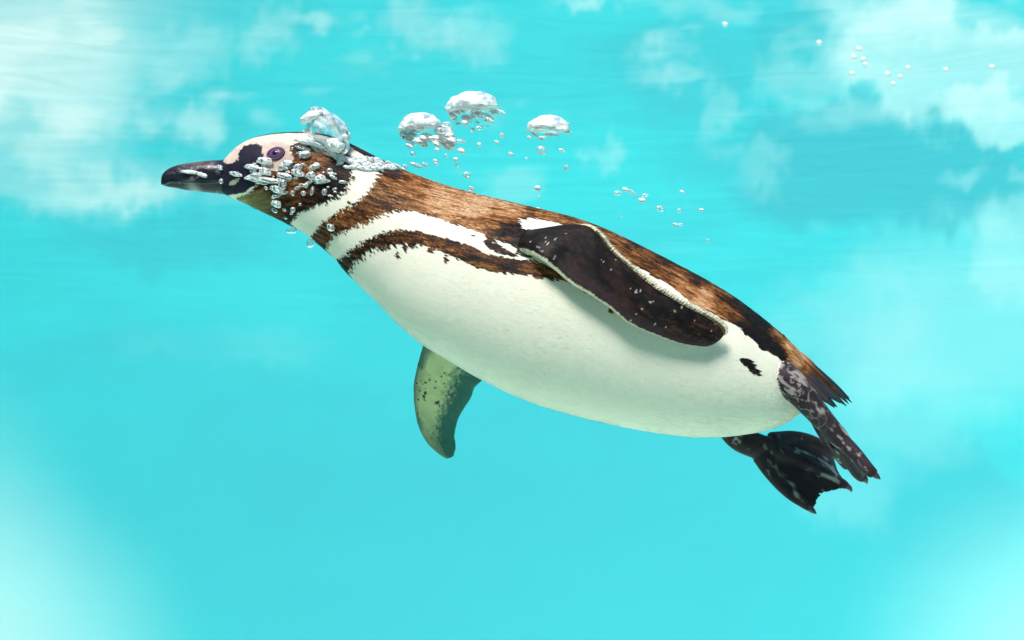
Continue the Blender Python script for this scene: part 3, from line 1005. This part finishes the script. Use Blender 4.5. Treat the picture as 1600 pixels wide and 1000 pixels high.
# --- tail feathers
def tail_feathers():
    rt = random.Random(3)
    rows = [((1222, 524, -.010), (1240, 546, -.012), (1327, 622, -.008)), ((1215, 530, .002), (1250, 556, 0), (1331, 629, .004)), ((1218, 545, -.018), (1256, 576, -.022), (1322, 634, -.020)),
            ((1212, 550, -.024), (1252, 584, -.030), (1313, 630, -.032)), ((1214, 560, -.026), (1258, 594, -.034), (1304, 637, -.038)), ((1220, 540, .014), (1262, 575, .018), (1318, 630, .022)),
            ((1216, 552, .022), (1256, 588, .028), (1308, 636, .034)), ((1226, 534, -.004), (1262, 566, -.006), (1324, 628, -.014))]
    rows += [tuple((p[0] + rt.uniform(-7, 5), p[1] + rt.uniform(-5, 6), p[2] + rt.uniform(-.006, .006)) for p in r) for r in rows[:6]]
    for n, (a, b, c) in enumerate(rows):
        a, b, c = (np.array(q, float) for q in (a, b, c))
        d = np.array((-.64, .77))
        def off(p, w, dy):
            return (p[0] + d[0] * w, p[1] + d[1] * w, p[2] + dy)
        m1 = (b + c) / 2
        A = [off(a, -3, 0), off(b, -4.5, 0), off(m1, -4.2, 0), off(b * .2 + c * .8, -3, 0), off(c, -.4, 0)]
        Bq = [off(a, 3, -.003), off(b, 4.5, -.005), off(m1, 4.2, -.005), off(b * .2 + c * .8, 3, -.004), off(c, .4, -.001)]
        G = blade(A, Bq, [1.6, 1.5, 1.3, 1.0, .6], 60, 24)
        v, f = closed(G)
        me = mesh_from('tail_feather', v, f)
        u, vv = project(v)
        ax = (u - 1220) * .75 + (vv - 530) * .66
        ay = -(u - 1220) * .66 + (vv - 530) * .75
        k = fbm(ax / 40, ay / 1.8 + n * 9, 2.0 + n, 4)
        tn = np.interp(ax, [0, 25, 50, 72, 140], [.55, .90, .75, .15, -.1]) + ((n * 37) % 11 - 5) * .035 + (k - .5) * .8
        c3 = brown(tn)
        c3 = c3 * (1 - .25 * smooth(50, 90, ax)[:, None]) + np.array((.03, .03, .045))[None] * .25 * smooth(50, 90, ax)[:, None]
        set_colour(me, c3)
        link('tail_feather', me, M_TAIL, penguin)
tail_feathers()

# --- the fringe of stiff pale feathers on the hind edge of the near flipper
def fringe():
    n = 260
    A = spline(np.array([W(*p) for p in FL_A]), 400, False)
    Bq = spline(np.array([W(*p) for p in FL_B]), 400, False)
    pale_f = np.arange(n) < 160
    s = np.concatenate([np.linspace(.22, .985, 160), np.linspace(.30, .98, 100)])
    i = (s * 399).astype(int)
    a, b = A[i], Bq[i]
    acr = (b - a) / np.linalg.norm(b - a, axis=1)[:, None]
    tg = np.gradient(Bq, axis=0)[i]
    tg /= np.linalg.norm(tg, axis=1)[:, None]
    nr = np.cross(acr, tg)
    nr /= np.linalg.norm(nr, axis=1)[:, None]
    nr *= np.sign(-nr[:, 1])[:, None]
    d = acr * .86 + tg * .42 + RNG.normal(0, .05, (n, 3))
    d /= np.linalg.norm(d, axis=1)[:, None]
    sd = np.cross(nr, d)
    L_ = np.interp(s, [.22, .3, .6, .9, .985], [5, 10, 11, 12, 8]) * RNG.uniform(.88, 1.12, n) * np.where(pale_f, 1, .5) / 1600
    Wd = RNG.uniform(1.15, 1.5, n) * np.where(pale_f, 1, .55) / 1600
    r = b - acr * (3.2 / 1600) + nr * np.where(pale_f, 1.4, 2.8)[:, None] / 1600
    Vs, Fs = [], []
    for j in range(n):
        o = len(Vs)
        m_ = r[j] + d[j] * L_[j] * .6
        Vs += [r[j] - sd[j] * Wd[j] * .8, r[j] + sd[j] * Wd[j] * .8, m_ + sd[j] * Wd[j], m_ - sd[j] * Wd[j], r[j] + d[j] * L_[j], r[j] - nr[j] * Wd[j], m_ + nr[j] * Wd[j] * .9]
        Fs += [(o, o + 1, o + 6), (o + 1, o + 2, o + 6), (o + 3, o, o + 6), (o + 2, o + 4, o + 6), (o + 4, o + 3, o + 6), (o + 5, o + 2, o + 1), (o + 5, o, o + 3), (o + 5, o + 3, o + 4), (o + 5, o + 4, o + 2)]
    me = mesh_from('fringe', np.array(Vs), [np.array(Fs)])
    c = np.array((.74, .66, .48))[None] * np.repeat(RNG.uniform(.7, 1.12, n), 7)[:, None]
    c = np.where(np.repeat(pale_f, 7)[:, None], c, np.array((.07, .045, .022))[None])
    set_colour(me, np.clip(c, 0, .85))
    tag(link('flipper_fringe', me, M_FRINGE, penguin), kind='stuff')
fringe()

# --- claws
M_CLAW = plain('claw', (.05, .03, .045), .3)
for pts, r in (([(1362, 738, -.057), (1370, 744, -.059), (1376, 749, -.060)], [6, 4.5, .6]), ([(1346, 744, -.011), (1352, 750, -.009), (1355, 756, -.008)], [6, 5, .8]),
               ([(1320, 757, .058), (1328, 763, .058), (1331, 769, .058)], [6, 4, .6]), ([(1264, 793, .033), (1271, 799, .032), (1276, 803, .031)], [6, 4, .6])):
    v, f = closed(tube(pts, r, 20, 14))
    link('claw', mesh_from('claw', v, f), M_CLAW, penguin)

# ================================================================== BUBBLES
def lump(seed, sub, rough, dome=0.0, freq=1.6, cup=0.0):
    bm = bmesh.new()
    bmesh.ops.create_icosphere(bm, subdivisions=sub, radius=1.0)
    co_ = np.array([v.co[:] for v in bm.verts])
    n = fbm(co_[:, 0] * freq + seed * 7.7, co_[:, 1] * freq + 3.1, co_[:, 2] * freq + 9.4, 4) - .5
    r = 1 + rough * n * 2
    P = co_ * r[:, None]
    if dome:
        low = np.minimum(P[:, 2], 0)
        P[:, 2] = np.maximum(P[:, 2], 0) + low * (1 - dome)
        P[:, 2] += cup * np.exp(-(P[:, 0] ** 2 + P[:, 1] ** 2) * 2.2) * (co_[:, 2] < 0)
    me = bpy.data.meshes.new('bubble')
    for v, p in zip(bm.verts, P):
        v.co = p
    for f in bm.faces:
        f.smooth = True
    bm.to_mesh(me)
    bm.free()
    return me

SMALL = [lump(i, 3, .16 + .05 * (i % 3), 0.15 * (i % 2)) for i in range(6)]
for me in SMALL:
    me.materials.append(M_BUB)
TORN = [lump(20 + i, 4, .42, .25, 2.2) for i in range(5)]
M_TORN = mat_bubble('torn air bubble', 0.40, 0.15, 0.38, 0.15)
for me in TORN:
    me.materials.append(M_TORN)
FROTH = [lump(40 + i, 4, .34, .2, 2.0) for i in range(5)]
for me in FROTH:
    me.materials.append(M_FROTH)

def bubble(me, u, v, y, w, h, tilt, label, group, name='bubble'):
    o = bpy.data.objects.new(name, me)
    COL.objects.link(o)
    o.location = W(u, v, y)
    k = (D + y) / D / 3200
    o.scale = (w * k, min(w, h) * k, h * k)
    o.rotation_euler = (0, math.radians(tilt), 0)
    return tag(o, label, 'bubble', group)

def cling(me, u, v, w, h, tilt, label, group, name='bubble'):
    """a bubble touching the penguin's skin"""
    p, n = on_skin(u, v)
    th = min(w, h) / 3200
    q = p + n * th * .5
    o = bpy.data.objects.new(name, me)
    COL.objects.link(o)
    o.location = q
    o.scale = (w / 3200, th * .8, h / 3200)
    o.rotation_euler = (0, math.radians(tilt), math.atan2(n.x, -n.y))
    return tag(o, label, 'bubble', group)

rr = random.Random(5)
# over the face: u, v, width, height, tilt
FACE = [(345, 263, 17, 9, 18), (347, 283, 8, 9, 10), (370, 272, 24, 8, 14), (394, 262, 26, 9, 8), (415, 253, 26, 13, 10), (400, 275, 34, 9, -12), (420, 282, 40, 10, 10),
        (416, 268, 22, 12, 25), (398, 281, 28, 8, 15), (441, 262, 15, 11, -20), (449, 256, 20, 11, -14), (446, 275, 26, 10, 14), (466, 271, 22, 13, 20), (467, 263, 14, 14, 30), (493, 262, 18, 10, -20),
        (475, 233, 24, 8, 14), (477, 244, 19, 13, -5), (514, 242, 15, 10, 5), (515, 267, 10, 8, 0), (487, 277, 15, 14, 20), (502, 281, 18, 14, -5), (444, 288, 14, 18, 20), (434, 296, 24, 12, 22),
        (432, 307, 16, 6, -12), (479, 290, 8, 9, 10), (475, 302, 9, 8, 12), (488, 299, 7, 12, 20), (508, 301, 9, 11, 10), (459, 301, 7, 9, -20), (433, 318, 18, 13, 20), (430, 328, 13, 7, 25),
        (445, 327, 8, 5, 20), (459, 326, 9, 9, -10), (456, 333, 7, 5, -20), (447, 340, 7, 5, 10), (470, 320, 5, 5, 0), (512, 293, 5, 4, 0)]
def face_place(u, v):
    if u < 385:
        return 'at the base of the black bill'
    if u < 430 and v < 300:
        return 'between the black bill and the eye of the penguin'
    if v < 250:
        return 'on the brown feathers behind the eye'
    if v < 285:
        return 'just below the eye on the brown cheek'
    if v < 312:
        return 'on the lower brown cheek'
    return 'on the throat of the penguin'
for me, u, v, w, h, t, lb in ((FROTH[1], 297, 269, 30, 7, 6, 'long white streak of air standing in for the highlight along the black bill'), (FROTH[3], 318, 274, 22, 9, 14, 'short white streak of air standing in for the highlight along the black bill')):
    bubble(me, u, v, -.0098, w, h, t, lb, None)  # the bill's highlight, shaped as frothy bubbles
for k, (u, v, w, h, t) in enumerate(FACE):
    cling(SMALL[k % 6] if w < 16 else TORN[k % 5], u, v, w, h, t,
          'clear bubble ' + face_place(u, v), 'bubbles ' + face_place(u, v))
for k in range(60):
    f = rr.random()
    u, v = 395 + 130 * f + rr.uniform(-14, 14), 268 + 14 * f + rr.gauss(0, 15)
    if inside(CHEEK + [], np.array([u]), np.array([v]))[0] or inside(LORES, np.array([u]), np.array([v]))[0]:
        w = rr.uniform(3.5, 9)
        cling(SMALL[k % 6] if k % 3 else TORN[k % 5], u, v, w * rr.uniform(1, 1.8), w * .7, rr.uniform(-20, 35), 'tiny bead of air ' + face_place(u, v), 'bubbles ' + face_place(u, v))
cling(SMALL[2], 518, 354, 16, 11, 25, 'lone clear bubble on the dark collar band of the penguin', None)
# crown pocket
pk = lump(77, 5, .34, 0.0, 1.5)
pk.materials.append(mat_bubble('thin air pocket', 0.30, 0.06, 0.34, 0.08))
bubble(pk, 510, 208, -.028, 60, 84, -38, 'large torn glassy air pocket trailing off the crown of the head', None, 'air_pocket')
for (u, v, w, h, t) in ((488, 183, 40, 20, -22), (520, 190, 46, 14, 40), (500, 226, 60, 14, 20), (523, 228, 30, 26, 15), (539, 214, 10, 11, 0), (478, 222, 40, 10, 12), (478, 205, 12, 7, 0)):
    bubble(FROTH[rr.randrange(5)], u, v, -.038 + rr.uniform(-.006, .006), w, h, t, 'white frothy bubble beside the air pocket on the crown', 'froth on the crown')
# nape froth
for k in range(38):
    f = k / 37
    u, v = 530 + 86 * f + rr.uniform(-6, 6), 256 + 8 * f + rr.uniform(-12, 8) * (1 - .5 * f)
    cling(FROTH[k % 5], u, v, rr.uniform(8, 26), rr.uniform(5, 11), rr.uniform(-10, 40), 'white frothy bubble on the nape of the penguin', 'froth on the nape')

# three caps of air rising over the back, each with its crumbs
CAP = [lump(60 + i, 5, .20, .72, 1.7, .25) for i in range(3)]
for me in CAP:
    me.materials.append(M_FROTH)
bubble(CAP[0], 655, 200, .02, 66, 46, -4, 'domed white air bubble breaking up beside the head', None, 'air_bubble')
bubble(CAP[1], 738, 170, .03, 78, 58, -6, 'domed white air bubble hanging above a spray of crumbs', None, 'air_bubble')
bubble(CAP[2], 855, 203, .02, 66, 46, 2, 'smooth white dome bubble alone above the back', None, 'air_bubble')
SPECK = lump(91, 3, .15)
SPECK.materials.append(M_SPECK)
def crumbs(spots, y, label, group, froth=.6):
    for (u, v, w, h) in spots:
        me = SPECK if froth == 1 else rr.choice(FROTH) if rr.random() < froth else rr.choice(SMALL)
        size = 'broad' if w > 15 else 'small' if w > 8.5 else 'tiny'
        bubble(me, u, v, y + rr.uniform(-.012, .012), w, h, rr.uniform(-5, 35), size + ' ' + label, group)
def scatter(cu, cv, ru, rv, n, lo, hi):
    r = []
    for _ in range(n):
        a, q = rr.uniform(0, 6.28), math.sqrt(rr.random())
        w = rr.uniform(lo, hi)
        r.append((cu + ru * q * math.cos(a), cv + rv * q * math.sin(a), w, w * rr.uniform(.45, .75)))
    return r
crumbs(scatter(645, 213, 26, 16, 12, 12, 26) + scatter(690, 216, 24, 16, 18, 10, 26) + [(700, 228, 20, 16), (720, 221, 16, 7)], .02,
       'ragged white bubble below the dome bubble beside the head', 'crumbs below the dome beside the head', .75)
crumbs(scatter(745, 182, 40, 14, 26, 7, 16) + scatter(735, 196, 30, 12, 12, 4, 9) + [(701, 171, 14, 9), (709, 186, 12, 6), (698, 193, 14, 6), (785, 176, 12, 6)], .03,
       'white bubble in the spray below the upper dome', 'spray below the upper dome', .7)
crumbs([(882, 195, 16, 9), (884, 205, 18, 8), (838, 212, 26, 5), (862, 211, 24, 5), (827, 215, 8, 5), (848, 215, 14, 4)], .02,
       'white bubble at the hem of the smooth dome', 'crumbs at the hem of the smooth dome', .8)
crumbs([(846, 235, 18, 14), (878, 235, 11, 6), (885, 262, 11, 8), (798, 241, 9, 6), (785, 211, 8, 6), (784, 211, 9, 8), (776, 222, 8, 5), (749, 226, 7, 7), (748, 200, 10, 6), (840, 294, 10, 9), (843, 307, 4, 3),
        (721, 236, 13, 9), (730, 273, 14, 10), (737, 294, 12, 7), (736, 300, 10, 7), (712, 249, 9, 6), (714, 259, 7, 6), (697, 243, 7, 5), (680, 251, 8, 5), (682, 256, 8, 5), (664, 257, 13, 6),
        (650, 258, 22, 7), (633, 260, 10, 6), (630, 264, 8, 4), (645, 240, 9, 9), (683, 234, 9, 6), (823, 248, 5, 3), (841, 326, 8, 4)], .0,
       'bead of air drifting between the domes and the back', 'beads of air above the back', .35)
crumbs([(965, 302, 15, 8), (977, 296, 10, 6), (986, 300, 20, 7), (1008, 305, 12, 6), (1003, 313, 13, 8), (1031, 326, 15, 10), (1066, 300, 8, 5), (1061, 329, 7, 7), (1096, 328, 9, 5), (1055, 351, 10, 5),
        (1063, 351, 9, 5), (1106, 376, 8, 5), (971, 339, 6, 2.5)], .04, 'bead of air in the train behind the domes', 'train of beads behind the domes', .35)
crumbs([(1133, 38, 10, 7), (1280, 67, 9, 8), (1342, 77, 11, 8), (1334, 89, 10, 8), (1349, 93, 9, 8), (1352, 101, 9, 7), (1331, 115, 9, 8), (1387, 116, 9, 8), (1406, 120, 8, 7), (1395, 131, 8, 7),
        (1419, 106, 8, 7), (1478, 109, 9, 7), (1550, 105, 9, 8)], .9, 'white speck of air high in the water by the pool wall', 'specks of air by the pool wall', 1.0)
crumbs([(455, 361, 18, 9), (485, 380, 14, 14)], .05, 'faint bubble just below the throat', 'bubbles below the throat', 0.0)

# ================================================================== WATER (closed box of even, pale volume round everything)
bm = bmesh.new()
bmesh.ops.create_cube(bm, size=1.0)
bmesh.ops.scale(bm, vec=(POOL_R * 2 + 2, POOL_R * 2 + 2, TOP_Z + .1 - (FLOOR_Z - 1)), verts=bm.verts)
bmesh.ops.translate(bm, vec=(0, POOL_C, (TOP_Z + .1 + FLOOR_Z - 1) / 2), verts=bm.verts)
hz = bpy.data.meshes.new('haze')
bm.to_mesh(hz)
bm.free()
m = bpy.data.materials.new('hazy water')
m.use_nodes = True
N, L = m.node_tree.nodes, m.node_tree.links
N.clear()
out_n = N.new('ShaderNodeOutputMaterial')
vol = N.new('ShaderNodeVolumePrincipled')
vol.inputs['Color'].default_value = (0.45, 0.95, 0.97, 1)
vol.inputs['Density'].default_value = 0.005
vol.inputs['Anisotropy'].default_value = 0.2
L.new(vol.outputs[0], out_n.inputs['Volume'])
tag(link('haze', hz, m), 'pale turquoise haze of the pool water', kind='stuff')
